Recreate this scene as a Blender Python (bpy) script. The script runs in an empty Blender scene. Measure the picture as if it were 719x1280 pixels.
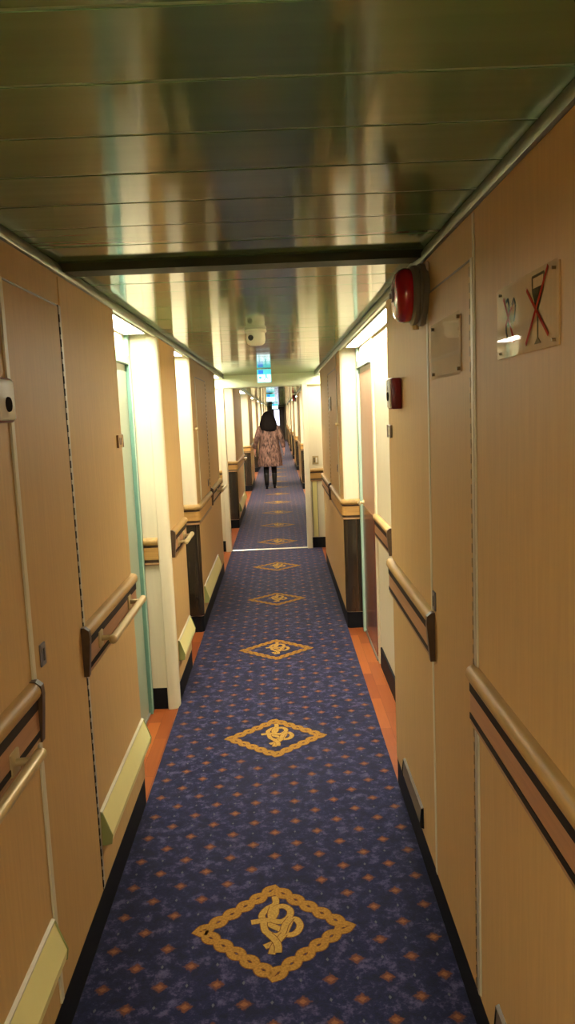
import bpy, bmesh, math, random
from mathutils import Vector, Matrix
random.seed(7)
PI = math.pi
SC = bpy.context.scene
COL = SC.collection

# ------------------------------------------------------------------ measures
XR, XL = 0.46, -0.64            # corridor wall faces
BR, BL = 0.605, -0.81           # back walls of the door recesses
ZC = 2.12                       # ceiling
ZS = 0.13                       # skirting height
Y0, Y1 = -5.0, 48.0
def XW(s): return XR if s > 0 else XL
def XB(s): return BR if s > 0 else BL
ORD = ['first', 'second', 'third', 'fourth', 'fifth', 'sixth', 'seventh', 'eighth']
def SIDE(s): return 'right' if s > 0 else 'left'

# ------------------------------------------------------------------ materials
def mat(name, color, rough=0.5, metal=0.0, var=0.0, scale=(8, 8, 8), color2=None, bump=0.0, bscale=200.0,
        spec=0.5, emit=None, estr=0.0, coat=0.0, sheen=0.0, detail=3.0):
    m = bpy.data.materials.new(name); m.use_nodes = True
    nt = m.node_tree; b = nt.nodes['Principled BSDF']
    b.inputs['Base Color'].default_value = (*color, 1)
    b.inputs['Roughness'].default_value = rough
    b.inputs['Metallic'].default_value = metal
    b.inputs['Specular IOR Level'].default_value = spec
    b.inputs['Coat Weight'].default_value = coat
    b.inputs['Coat Roughness'].default_value = 0.05
    b.inputs['Sheen Weight'].default_value = sheen
    if emit:
        b.inputs['Emission Color'].default_value = (*emit, 1); b.inputs['Emission Strength'].default_value = estr
    if var or color2:
        g = nt.nodes.new('ShaderNodeNewGeometry')
        mp = nt.nodes.new('ShaderNodeMapping'); mp.inputs['Scale'].default_value = scale
        n = nt.nodes.new('ShaderNodeTexNoise'); n.inputs['Scale'].default_value = 1.0; n.inputs['Detail'].default_value = detail
        nt.links.new(g.outputs['Position'], mp.inputs['Vector']); nt.links.new(mp.outputs['Vector'], n.inputs['Vector'])
        r = nt.nodes.new('ShaderNodeValToRGB')
        r.color_ramp.elements[0].position = 0.3; r.color_ramp.elements[1].position = 0.7
        c2 = color2 or tuple(c * (1 - var) for c in color)
        r.color_ramp.elements[0].color = (*c2, 1); r.color_ramp.elements[1].color = (*color, 1)
        nt.links.new(n.outputs['Fac'], r.inputs['Fac']); nt.links.new(r.outputs['Color'], b.inputs['Base Color'])
    if bump:
        g = nt.nodes.new('ShaderNodeNewGeometry')
        n = nt.nodes.new('ShaderNodeTexNoise'); n.inputs['Scale'].default_value = bscale
        nt.links.new(g.outputs['Position'], n.inputs['Vector'])
        bp = nt.nodes.new('ShaderNodeBump'); bp.inputs['Strength'].default_value = bump; bp.inputs['Distance'].default_value = 0.002
        nt.links.new(n.outputs['Fac'], bp.inputs['Height']); nt.links.new(bp.outputs['Normal'], b.inputs['Normal'])
    return m

M = {}
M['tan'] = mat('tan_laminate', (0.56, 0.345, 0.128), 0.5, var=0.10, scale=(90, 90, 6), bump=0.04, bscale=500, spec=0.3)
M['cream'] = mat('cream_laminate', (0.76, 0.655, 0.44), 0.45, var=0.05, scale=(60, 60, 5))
M['door_tan'] = mat('locker_door_laminate', (0.53, 0.32, 0.115), 0.5, var=0.10, scale=(90, 90, 6), bump=0.04, bscale=500, spec=0.3)
M['seam'] = mat('pale_seam_strip', (0.62, 0.55, 0.36), 0.4, var=0.05)
M['skirt'] = mat('black_skirting', (0.008, 0.008, 0.010), 0.6, var=0.2, spec=0.15)
M['oak'] = mat('light_oak', (0.48, 0.285, 0.088), 0.5, var=0.30, scale=(40, 5, 120), spec=0.35)
M['veneer'] = mat('pink_brown_veneer', (0.44, 0.215, 0.085), 0.42, var=0.18, scale=(60, 5, 160), coat=0.0)
M['darkwood'] = mat('dark_wood', (0.075, 0.038, 0.016), 0.35, var=0.3, scale=(60, 8, 60))
M['oak_board'] = mat('orange_oak_board', (0.50, 0.27, 0.075), 0.5, var=0.25, scale=(5, 40, 120), spec=0.3)
M['inlay'] = mat('near_black_inlay', (0.020, 0.011, 0.006), 0.6, var=0.3, spec=0.2)
M['lip'] = mat('brown_lip', (0.36, 0.19, 0.07), 0.4, var=0.2)
M['brass'] = mat('pale_brass_bar', (0.52, 0.39, 0.18), 0.42, metal=0.35, var=0.08)
M['brass_dark'] = mat('aged_brass', (0.30, 0.20, 0.08), 0.4, metal=0.6, var=0.2)
M['teal'] = mat('teal_paint', (0.135, 0.27, 0.20), 0.3, var=0.05)
M['teal_pale'] = mat('pale_teal_paint', (0.42, 0.57, 0.45), 0.3, var=0.04)
M['leaf'] = mat('brown_door_leaf', (0.50, 0.28, 0.15), 0.4, var=0.12, scale=(40, 40, 4))
M['leaf_low'] = mat('red_brown_kick_panel', (0.20, 0.065, 0.03), 0.25, var=0.2, scale=(30, 30, 3))
M['leaf_pale'] = mat('pale_door_leaf', (0.28, 0.33, 0.23), 0.35, var=0.05)
M['darkpanel'] = mat('dark_gloss_panel', (0.030, 0.020, 0.011), 0.16, var=0.3, scale=(30, 30, 4), coat=0.4)
M['red'] = mat('red_enamel', (0.42, 0.008, 0.016), 0.18, var=0.08, coat=0.5)
M['darkred'] = mat('dark_red_plastic', (0.16, 0.006, 0.012), 0.3, var=0.1)
M['grey'] = mat('grey_cast_metal', (0.21, 0.20, 0.165), 0.45, metal=0.2, var=0.12)
M['lockgrey'] = mat('lock_grey', (0.16, 0.15, 0.17), 0.35, metal=0.6, var=0.1)
M['steel'] = mat('steel', (0.6, 0.58, 0.5), 0.3, metal=0.9, var=0.06)
M['hinge'] = mat('hinge_metal', (0.50, 0.44, 0.32), 0.35, metal=0.3, var=0.1)
M['black'] = mat('black_gap', (0.010, 0.008, 0.006), 0.6, var=0.2)
M['white'] = mat('white_plastic', (0.80, 0.76, 0.62), 0.4, var=0.04)
M['yellow'] = mat('pale_yellow_strip', (0.84, 0.74, 0.30), 0.4, var=0.06)
M['yellow_end'] = mat('olive_end_cap', (0.30, 0.32, 0.11), 0.4, var=0.06)
M['shaded_strip'] = mat('grey_brown_shaded_strip', (0.13, 0.09, 0.05), 0.5, var=0.1)  # guide strip on the right wall, its shade put into the colour
M['trim'] = mat('bronze_trim', (0.20, 0.21, 0.13), 0.3, metal=0.3, var=0.15)
M['joint'] = mat('dark_joint', (0.038, 0.050, 0.028), 0.6, spec=0.15, var=0.2)
M['thresh'] = mat('threshold_metal', (0.74, 0.66, 0.48), 0.35, metal=0.5, var=0.08)
M['portal'] = mat('pale_green_frame', (0.60, 0.66, 0.44), 0.35, var=0.05)
M['lamp'] = mat('lamp_diffuser', (0.9, 0.9, 0.85), 0.4, emit=(1.0, 0.945, 0.79), estr=100.0)
M['blue_light'] = mat('exit_blue', (0.02, 0.1, 0.3), 0.4, emit=(0.05, 0.30, 1.0), estr=1.0)
M['cyan_light'] = mat('exit_cyan', (0.05, 0.4, 0.4), 0.4, emit=(0.12, 0.78, 0.80), estr=1.0)
M['white_light'] = mat('exit_white', (0.8, 0.8, 0.8), 0.4, emit=(0.85, 1.0, 1.0), estr=2.2)
M['window_light'] = mat('far_window_daylight', (0.8, 0.8, 0.9), 0.4, emit=(0.80, 0.82, 1.0), estr=1.6)
M['signred'] = mat('sign_red', (0.45, 0.03, 0.018), 0.95, spec=0.03, var=0.1)
M['signdark'] = mat('sign_dark', (0.030, 0.022, 0.016), 0.95, spec=0.03, var=0.1)
M['signgrey'] = mat('sign_grey', (0.12, 0.095, 0.05), 0.95, spec=0.03, var=0.1)
M['plate_brown'] = mat('brown_mark', (0.16, 0.075, 0.04), 0.4, var=0.1)
M['plate_grey'] = mat('number_plate_grey', (0.34, 0.29, 0.20), 0.35, var=0.05)
M['signface'] = mat('pale_backing', (0.66, 0.60, 0.42), 0.8, spec=0.1, var=0.05)
M['gold'] = mat('gold_pile', (0.37, 0.185, 0.032), 0.95, var=0.45, scale=(150, 150, 10), sheen=0.04, spec=0.1)
M['rust'] = mat('rust_pile', (0.15, 0.058, 0.016), 0.95, var=0.3, scale=(150, 150, 10), sheen=0.03, spec=0.1)
M['goldlight'] = mat('light_gold_pile', (0.45, 0.265, 0.058), 0.95, var=0.4, scale=(150, 150, 10), sheen=0.04, spec=0.1)

def glass_mat():
    m = bpy.data.materials.new('clear_acrylic'); m.use_nodes = True
    nt = m.node_tree; nt.nodes.clear()
    o = nt.nodes.new('ShaderNodeOutputMaterial'); mx = nt.nodes.new('ShaderNodeMixShader')
    t = nt.nodes.new('ShaderNodeBsdfTransparent'); t.inputs['Color'].default_value = (0.97, 0.96, 0.92, 1)
    g = nt.nodes.new('ShaderNodeBsdfGlossy'); g.inputs['Roughness'].default_value = 0.03
    f = nt.nodes.new('ShaderNodeFresnel'); f.inputs['IOR'].default_value = 1.16
    gm = nt.nodes.new('ShaderNodeNewGeometry'); iv = nt.nodes.new('ShaderNodeMath'); iv.operation = 'SUBTRACT'; iv.inputs[0].default_value = 1.0
    nt.links.new(gm.outputs['Backfacing'], iv.inputs[1]); ml = nt.nodes.new('ShaderNodeMath'); ml.operation = 'MULTIPLY'
    nt.links.new(f.outputs[0], ml.inputs[0]); nt.links.new(iv.outputs[0], ml.inputs[1]); nt.links.new(ml.outputs[0], mx.inputs[0]); nt.links.new(t.outputs[0], mx.inputs[1]); nt.links.new(g.outputs[0], mx.inputs[2])
    nt.links.new(mx.outputs[0], o.inputs[0]); return m
M['acrylic'] = glass_mat()

def ceiling_mat():
    m = mat('green_grey_gloss_metal', (0.135, 0.262, 0.118), 0.10, spec=0.5, var=0.12, scale=(1.5, 30, 1), coat=0.0)
    b = m.node_tree.nodes['Principled BSDF']
    b.inputs['IOR'].default_value = 1.6
    return m
M['ceiling'] = ceiling_mat()

def wood_floor():
    m = bpy.data.materials.new('orange_wood_laminate'); m.use_nodes = True
    nt = m.node_tree; b = nt.nodes['Principled BSDF']; L = nt.links.new
    g = nt.nodes.new('ShaderNodeNewGeometry')
    mp = nt.nodes.new('ShaderNodeMapping'); mp.inputs['Rotation'].default_value = (0, 0, PI/2); 
    L(g.outputs['Position'], mp.inputs['Vector'])
    br = nt.nodes.new('ShaderNodeTexBrick')
    br.inputs['Color1'].default_value = (0.40, 0.112, 0.023, 1); br.inputs['Color2'].default_value = (0.22, 0.050, 0.012, 1)
    br.inputs['Mortar'].default_value = (0.14, 0.04, 0.012, 1)
    br.inputs['Scale'].default_value = 1.0; br.inputs['Mortar Size'].default_value = 0.0008
    br.inputs['Brick Width'].default_value = 0.42; br.inputs['Row Height'].default_value = 0.065
    L(mp.outputs[0], br.inputs['Vector'])
    n = nt.nodes.new('ShaderNodeTexNoise'); n.inputs['Scale'].default_value = 1.0
    mp2 = nt.nodes.new('ShaderNodeMapping'); mp2.inputs['Scale'].default_value = (90, 7, 1); L(g.outputs['Position'], mp2.inputs['Vector'])
    L(mp2.outputs[0], n.inputs['Vector'])
    mx = nt.nodes.new('ShaderNodeMix'); mx.data_type = 'RGBA'; mx.blend_type = 'MULTIPLY'; mx.inputs['Factor'].default_value = 0.45
    L(br.outputs['Color'], mx.inputs['A']); L(n.outputs['Color'], mx.inputs['B'])
    cr = nt.nodes.new('ShaderNodeValToRGB'); cr.color_ramp.elements[0].color = (0.55, 0.5, 0.5, 1); cr.color_ramp.elements[1].color = (1, 1, 1, 1)
    L(n.outputs['Fac'], cr.inputs['Fac']); L(cr.outputs['Color'], mx.inputs['B'])
    L(mx.outputs['Result'], b.inputs['Base Color']); b.inputs['Roughness'].default_value = 0.42; b.inputs['Specular IOR Level'].default_value = 0.25
    return m
M['woodfloor'] = wood_floor()

def carpet_mat():
    m = bpy.data.materials.new('navy_patterned_pile'); m.use_nodes = True
    nt = m.node_tree; b = nt.nodes['Principled BSDF']; L = nt.links.new
    def N(t): return nt.nodes.new(t)
    def math_(op, a, bb=None, c=None):
        n = N('ShaderNodeMath'); n.operation = op
        for i, v in enumerate((a, bb, c)):
            if v is None: continue
            if isinstance(v, (int, float)): n.inputs[i].default_value = v
            else: L(v, n.inputs[i])
        return n.outputs[0]
    g = N('ShaderNodeNewGeometry'); sp = N('ShaderNodeSeparateXYZ'); L(g.outputs['Position'], sp.inputs[0])
    x, y = sp.outputs[0], sp.outputs[1]
    # wobble to make the motif edges woolly
    nz = N('ShaderNodeTexNoise'); nz.inputs['Scale'].default_value = 140; L(g.outputs['Position'], nz.inputs['Vector'])
    wob = math_('MULTIPLY', math_('SUBTRACT', nz.outputs['Fac'], 0.5), 0.022)
    PX, PY = 0.0833, 0.0797
    def lattice(ox, oy, rad, wx, wy):
        """diamond spots on a checker lattice; returns a 0/1 mask"""
        res = None
        for k in (0, 1):
            u = math_('SUBTRACT', math_('FRACT', math_('ADD', math_('DIVIDE', math_('SUBTRACT', x, ox + k*PX), 2*PX), 100.5)), 0.5)
            v = math_('SUBTRACT', math_('FRACT', math_('ADD', math_('DIVIDE', math_('SUBTRACT', y, oy + k*PY), 2*PY), 100.5)), 0.5)
            du = math_('MULTIPLY', math_('ABSOLUTE', u), 2*PX / wx); dv = math_('MULTIPLY', math_('ABSOLUTE', v), 2*PY / wy)
            d = math_('ADD', math_('ADD', du, dv), math_('MULTIPLY', wob, 45))
            s = math_('MINIMUM', math_('MAXIMUM', math_('MULTIPLY', math_('SUBTRACT', rad*1.2, d), 2.6), 0.0), 1.0)
            res = s if res is None else math_('MAXIMUM', res, s)
        return res
    spots = lattice(-0.001, 1.943, 1.0, 0.0235, 0.0215)
    core = lattice(-0.001, 1.943, 1.0, 0.012, 0.010)
    flecks = lattice(0.078, 1.945, 1.0, 0.0045, 0.008)
    # keep the field inside each rope diamond plain
    DY, D0 = 1.4635, 2.252
    ym = math_('MULTIPLY', math_('SUBTRACT', math_('FRACT', math_('ADD', math_('DIVIDE', math_('SUBTRACT', y, D0), DY), 20.5)), 0.5), DY)
    q = math_('ADD', math_('DIVIDE', math_('ABSOLUTE', math_('ADD', x, 0.085)), 0.31), math_('DIVIDE', math_('ABSOLUTE', ym), 0.278))
    out = math_('GREATER_THAN', q, 1.0)
    spots = math_('MULTIPLY', spots, out); core = math_('MULTIPLY', core, out); flecks = math_('MULTIPLY', flecks, out)
    n1 = N('ShaderNodeTexNoise'); n1.inputs['Scale'].default_value = 20; n1.inputs['Detail'].default_value = 8; n1.inputs['Roughness'].default_value = 0.78
    L(g.outputs['Position'], n1.inputs['Vector'])
    r = N('ShaderNodeValToRGB')
    e = r.color_ramp.elements; e[0].position = 0.40; e[0].color = (0.002, 0.004, 0.019, 1); e[1].position = 0.64; e[1].color = (0.062, 0.055, 0.112, 1)
    m_ = e.new(0.52); m_.color = (0.0055, 0.0085, 0.040, 1)
    L(n1.outputs['Fac'], r.inputs['Fac'])
    def mix(fac, a, col):
        mx = N('ShaderNodeMix'); mx.data_type = 'RGBA'; L(fac, mx.inputs['Factor']); L(a, mx.inputs['A']); mx.inputs['B'].default_value = (*col, 1)
        return mx.outputs['Result']
    c = mix(spots, r.outputs['Color'], (0.105, 0.032, 0.012)); c = mix(core, c, (0.20, 0.072, 0.020)); c = mix(flecks, c, (0.07, 0.075, 0.085))
    L(c, b.inputs['Base Color']); b.inputs['Roughness'].default_value = 0.95; b.inputs['Specular IOR Level'].default_value = 0.1
    b.inputs['Sheen Weight'].default_value = 0.22; b.inputs['Sheen Roughness'].default_value = 0.5; b.inputs['Sheen Tint'].default_value = (0.75, 0.72, 0.85, 1)
    n2 = N('ShaderNodeTexNoise'); n2.inputs['Scale'].default_value = 450; L(g.outputs['Position'], n2.inputs['Vector'])
    bp = N('ShaderNodeBump'); bp.inputs['Strength'].default_value = 0.25; bp.inputs['Distance'].default_value = 0.002
    L(n2.outputs['Fac'], bp.inputs['Height']); L(bp.outputs['Normal'], b.inputs['Normal'])
    return m
M['carpet'] = carpet_mat()

# ------------------------------------------------------------------ helpers
def box(bm, x0, x1, y0, y1, z0, z1, bevel=0.0, mi=0):
    r = bmesh.ops.create_cube(bm, size=1.0)
    vs = r['verts']
    for v in vs:
        v.co = Vector((x0 + (v.co.x + 0.5) * (x1 - x0), y0 + (v.co.y + 0.5) * (y1 - y0), z0 + (v.co.z + 0.5) * (z1 - z0)))
    fs = set(f for v in vs for f in v.link_faces)
    for f in fs: f.material_index = mi
    if bevel:
        es = set(e for v in vs for e in v.link_edges)
        bmesh.ops.bevel(bm, geom=list(es), offset=bevel, segments=2, affect='EDGES', profile=0.5)
def cyl(bm, p0, p1, r0, r1=None, seg=16, mi=0):
    p0, p1 = Vector(p0), Vector(p1); r1 = r0 if r1 is None else r1
    d = p1 - p0; q = d.to_track_quat('Z', 'Y').to_matrix().to_4x4()
    m = Matrix.Translation((p0 + p1) / 2) @ q
    r = bmesh.ops.create_cone(bm, cap_ends=True, segments=seg, radius1=r0, radius2=r1, depth=d.length, matrix=m)
    for v in r['verts']:
        for f in v.link_faces: f.material_index = mi
def lathe(bm, prof, origin, axis, seg=32):
    """prof: list of (radius, height along axis)"""
    q = Vector(axis).to_track_quat('Z', 'Y').to_matrix(); o = Vector(origin); rings = []
    for (r, h) in prof:
        if r < 1e-6: rings.append([bm.verts.new(o + q @ Vector((0, 0, h)))]); continue
        rings.append([bm.verts.new(o + q @ Vector((r*math.cos(2*PI*k/seg), r*math.sin(2*PI*k/seg), h))) for k in range(seg)])
    for a, b in zip(rings, rings[1:]):
        for k in range(seg):
            k2 = (k + 1) % seg
            if len(a) == 1 and len(b) == 1: continue
            if len(a) == 1: bm.faces.new((a[0], b[k], b[k2]))
            elif len(b) == 1: bm.faces.new((a[k], a[k2], b[0]))
            else: bm.faces.new((a[k], a[k2], b[k2], b[k]))
def prism(bm, poly, z0, z1, f=lambda a, b, c: (a, b, c), mi=0):
    """poly in the (a, b) plane, extruded along c from z0 to z1, mapped by f"""
    lo = [bm.verts.new(f(a, b, z0)) for a, b in poly]; hi = [bm.verts.new(f(a, b, z1)) for a, b in poly]
    n = len(poly)
    fs = [bm.faces.new(lo[::-1]), bm.faces.new(hi)] + [bm.faces.new((lo[i], lo[(i+1) % n], hi[(i+1) % n], hi[i])) for i in range(n)]
    for q in fs: q.material_index = mi
def obj(name, bm, m, parent=None, loc=None, smooth=None):
    """one mesh object; vertices are given in world metres and stored relative to the parent thing"""
    bmesh.ops.recalc_face_normals(bm, faces=bm.faces[:])
    me = bpy.data.meshes.new(name)
    off = parent_world(parent) if parent else Vector(loc or (0, 0, 0))
    for v in bm.verts: v.co -= off
    bm.to_mesh(me); bm.free()
    for q in (m if isinstance(m, (list, tuple)) else [m]): me.materials.append(q)
    if smooth:
        for p in me.polygons: p.use_smooth = True
        me.set_sharp_from_angle(angle=math.radians(smooth))
    o = bpy.data.objects.new(name, me); COL.objects.link(o)
    if parent: o.parent = parent
    else: o.location = off
    return o
def parent_world(p):
    v = Vector((0, 0, 0))
    while p is not None: v += Vector(p.location); p = p.parent
    return v
def tag(o, label=None, cat=None, group=None, kind=None):
    if label: o['label'] = label
    if cat: o['category'] = cat
    if group: o['group'] = group
    if kind: o['kind'] = kind
    return o
def thing(name, label, cat, loc, group=None, kind=None):
    o = bpy.data.objects.new(name, None); COL.objects.link(o); o.location = loc; o.empty_display_size = 0.05
    return tag(o, label, cat, group, kind)
def NB(): return bmesh.new()
def wbox(bm, s, d0, d1, y0, y1, z0, z1, bevel=0.0, base=None, mi=0):
    """box on a side wall: d is the distance out of the wall face towards the corridor"""
    X = XW(s) if base is None else base
    a, b = X - s*d0, X - s*d1
    box(bm, min(a, b), max(a, b), y0, y1, z0, z1, bevel, mi)

# ------------------------------------------------------------------ shell
SEGS = {+1: [(-5.0, -2.4), (-0.05, 3.22), (5.65, 8.25)], -1: [(-5.0, -2.4), (-0.05, 3.13), (4.185, 4.93), (5.72, 7.95)]}
RECS = {+1: [(-2.4, -0.05), (3.22, 5.65), (8.25, 9.2)], -1: [(-2.4, -0.05), (3.13, 4.185), (4.93, 5.72), (7.95, 9.2)]}
SEGS[-1].append((11.1, 13.3)); RECS[-1].append((9.3, 11.1)); SEGS[+1].append((9.3, 13.3))
NF = 6
for k in range(NF):
    a = 13.3 + 5.5*k
    for s in (1, -1):
        RECS[s].append((a, a + 3.2)); SEGS[s].append((a + 3.2, min(a + 5.5, Y1)))

def struct(name, bm, m, parent=None, smooth=None):
    o = obj(name, bm, m, parent, smooth=smooth)
    if not parent: o['kind'] = 'structure'
    return o
CORN = 0.028
def seg_plan(s, y0, y1, inset=0.0):
    xw, xb = XW(s) + s*inset, XB(s)
    p = [(xb, y0 + inset)]
    r = CORN
    for k in range(7):
        t = k/6*PI/2
        p.append((xw + s*(r - r*math.sin(t)), y0 + inset + r - r*math.cos(t)))
    for k in range(7):
        t = k/6*PI/2
        p.append((xw + s*(r - r*math.cos(t)), y1 - inset - r + r*math.sin(t)))
    p.append((xb, y1 - inset))
    return p
for s in (1, -1):
    bm = NB(); box(bm, min(XB(s), XB(s) + s*0.08), max(XB(s), XB(s) + s*0.08), Y0, Y1, 0, ZC)
    struct('wall_' + SIDE(s), bm, M['cream'])
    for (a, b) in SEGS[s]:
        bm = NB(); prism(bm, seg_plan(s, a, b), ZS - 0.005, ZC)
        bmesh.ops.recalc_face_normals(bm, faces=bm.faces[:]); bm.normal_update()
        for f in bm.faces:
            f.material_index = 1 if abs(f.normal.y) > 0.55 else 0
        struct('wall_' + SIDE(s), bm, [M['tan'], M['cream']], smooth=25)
        bm = NB(); prism(bm, seg_plan(s, a, b, 0.002), 0.0, ZS + 0.002)
        struct('baseboard_' + SIDE(s), bm, M['skirt'], smooth=25)
bm = NB(); box(bm, BL, BR, Y1, Y1 + 0.08, 0, ZC); struct('wall_back', bm, M['cream'])
bm = NB(); box(bm, BL, BR, Y0 - 0.08, Y0, 0, ZC); struct('wall_front', bm, M['cream'])
bm = NB(); box(bm, BL - 0.08, BR + 0.08, Y0 - 0.08, Y1 + 0.08, -0.05, 0.0); struct('floor', bm, M['woodfloor'])
# skirting along recess back walls (skips the doors)
def back_skirt(s, y0, y1):
    bm = NB(); wbox(bm, s, 0.0, 0.012, y0, y1, 0.0, ZS, 0.002, base=XB(s)); struct('baseboard_' + SIDE(s), bm, M['skirt'])
back_skirt(1, 3.23, 4.74)

# ceiling: transverse glossy metal strips, each very slightly out of true
bm = NB(); y = Y0 - 0.06
while y < Y1:
    w = 0.2
    if not (2.34 < y + w/2 < 2.54):
        t1, t2 = random.uniform(-0.0006, 0.0006), random.uniform(-0.0004, 0.0004)
        z0 = ZC
        n0 = len(bm.verts)
        box(bm, BL - 0.05, BR + 0.05, y + 0.0045, y + w - 0.0045, z0, z0 + 0.02)
        bm.verts.ensure_lookup_table()
        for v in bm.verts[n0:]:
            v.co.z += t1 * (1 if v.co.y > y + w/2 else -1) + t2 * (1 if v.co.x > 0 else -1)
    y += w
box(bm, BL - 0.08, BR + 0.08, Y0 - 0.08, Y1 + 0.08, ZC + 0.025, ZC + 0.06)
for k in range(int((Y1 - Y0)/0.2)):
    yy = Y0 - 0.06 + 0.2*k
    if not (2.33 < yy < 2.54): box(bm, BL - 0.05, BR + 0.05, yy - 0.0044, yy + 0.0044, ZC + 0.0012, ZC + 0.016, mi=1)
M['bead'] = mat('pale_green_joint_bead', (0.28, 0.48, 0.27), 0.35, var=0.1)
struct('ceiling', bm, [M['ceiling'], M['bead']])
bm = NB()
prism(bm, [(2.335, ZC + 0.02), (2.335, ZC - 0.004), (2.36, ZC - 0.022), (2.505, ZC - 0.012), (2.535, ZC - 0.002), (2.535, ZC + 0.02)], XL, XR, lambda a, b, c: (c, a, b))
struct('trim_1', bm, M['joint'])
for i, s in enumerate((1, -1)):
    bm = NB()
    prism(bm, [(0.0, 2.086), (0.004, 2.084), (0.010, 2.087), (0.012, 2.093), (0.012, 2.108), (0.006, ZC - 0.001), (-0.012, ZC - 0.001), (-0.012, 2.086)], Y0, Y1,
          lambda a, b, c, s=s: (XW(s) - s*a, c, b))
    struct('trim_%d' % (i + 2), bm, M['trim'], smooth=30)

# ------------------------------------------------------------------ carpet with rope diamonds
def ribbon(bm, pts, hw, z, mi, closed=False, rise=0.0):
    pts = [Vector((p[0], p[1], 0)) for p in pts]; n = len(pts); L_, R_ = [], []
    for i, p in enumerate(pts):
        a = pts[(i-1) % n] if (closed or i > 0) else p
        b = pts[(i+1) % n] if (closed or i < n-1) else p
        t = (b - a).normalized(); nn = Vector((-t.y, t.x, 0)) * hw; zz = z + rise*i/n
        L_.append(bm.verts.new((p.x + nn.x, p.y + nn.y, zz))); R_.append(bm.verts.new((p.x - nn.x, p.y - nn.y, zz)))
    for i in range(n if closed else n-1):
        j = (i+1) % n
        f = bm.faces.new((L_[i], R_[i], R_[j], L_[j])); f.material_index = mi
def smooth_line(p, m=6):
    out = []
    for i in range(len(p)-1):
        p0, p1, p2, p3 = (Vector(p[max(0, min(len(p)-1, i+k))]) for k in (-1, 0, 1, 2))
        for j in range(m):
            t = j/m
            out.append(0.5*((2*p1) + (-p0+p2)*t + (2*p0-5*p1+4*p2-p3)*t*t + (-p0+3*p1-3*p2+p3)*t**3))
    out.append(Vector(p[-1])); return out
KX, KY = 0.000914, 0.00128
def kp(l): return smooth_line([((a-352)*KX, (258-b)*KY) for a, b in l])
KNOT = [kp([(350, 128), (352, 160), (322, 178), (303, 208), (330, 238), (372, 262), (396, 282), (425, 276), (440, 250), (428, 226), (408, 226), (396, 250), (376, 290), (345, 310), (316, 322)]),
        kp([(266, 230), (300, 226), (336, 222), (352, 200), (356, 176), (384, 172), (406, 190), (402, 214), (376, 232), (344, 226), (336, 198), (344, 172)]),
        kp([(310, 234), (318, 266), (348, 284), (376, 276), (388, 246), (410, 218)]),
        kp([(340, 350), (350, 322), (366, 300), (384, 280)]), kp([(362, 346), (362, 322), (350, 300), (330, 280)])]
CZ = 0.008
bm = NB()
box(bm, XL - 0.001, XR + 0.001, Y0, 9.163, 0.0, CZ)
box(bm, XL - 0.001, XR + 0.001, 9.217, Y1, 0.0, CZ)
def diamond(cx, cy, fine):
    a, b = 0.234, 0.207
    C = [Vector(q) for q in ((-a, 0), (0, b), (a, 0), (0, -b))]
    per = 40 if fine else 16
    for ph in (0, PI):
        pts = []
        for i in range(4):
            p, q, o = C[i], C[(i+1) % 4], C[i-1]
            d = q - p; t = d.normalized(); nn = Vector((-t.y, t.x)); t0 = (p - o).normalized(); n0 = Vector((-t0.y, t0.x))
            for k in range(per):
                u = k/per
                off = 0.0162*math.sin(2*PI*2.75*2*(u + i)*0.5 + ph + 0.9)
                nv = nn if k else (nn + n0)/(1 + nn.dot(n0))
                w = p + d*u + nv*off
                pts.append((cx + w.x, cy + w.y))
        ribbon(bm, pts, 0.0142, CZ + 0.0005 + (0.0001 if ph else 0), 2, closed=True)
        ribbon(bm, pts, 0.0112, CZ + 0.0010 + (0.0002 if ph else 0), 1, closed=True)
    for li, l in enumerate(KNOT):
        pts = [(cx + v.x + 0.004, cy + v.y) for v in l]
        if not fine: pts = pts[::3] + [pts[-1]]
        zq = CZ + 0.0005 + 0.0007*li; ribbon(bm, pts, 0.0132, zq, 2, rise=0.0003); ribbon(bm, pts, 0.0108, zq + 0.0003, 3, rise=0.0003)
for k in range(-4, 31):
    cy = 2.252 + 1.4635*k
    if cy < Y1 - 0.4: diamond(-0.085, cy if k < 5 else cy + 0.15, -1 < k < 7)
tag(obj('carpet_runner', bm, [M['carpet'], M['gold'], M['rust'], M['goldlight']]), 'navy carpet runner with rust spots and gold rope diamonds down the corridor', 'carpet')
bm = NB()
prism(bm, [(9.165, 0.0), (9.215, 0.0), (9.215, 0.009), (9.205, 0.014), (9.175, 0.014), (9.165, 0.009)], -0.70, 0.30, lambda a, b, c: (c, a, b))
tag(obj('threshold_strip', bm, M['thresh']), 'pale metal threshold strip across the carpet under the fire door frame', 'threshold')

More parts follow.
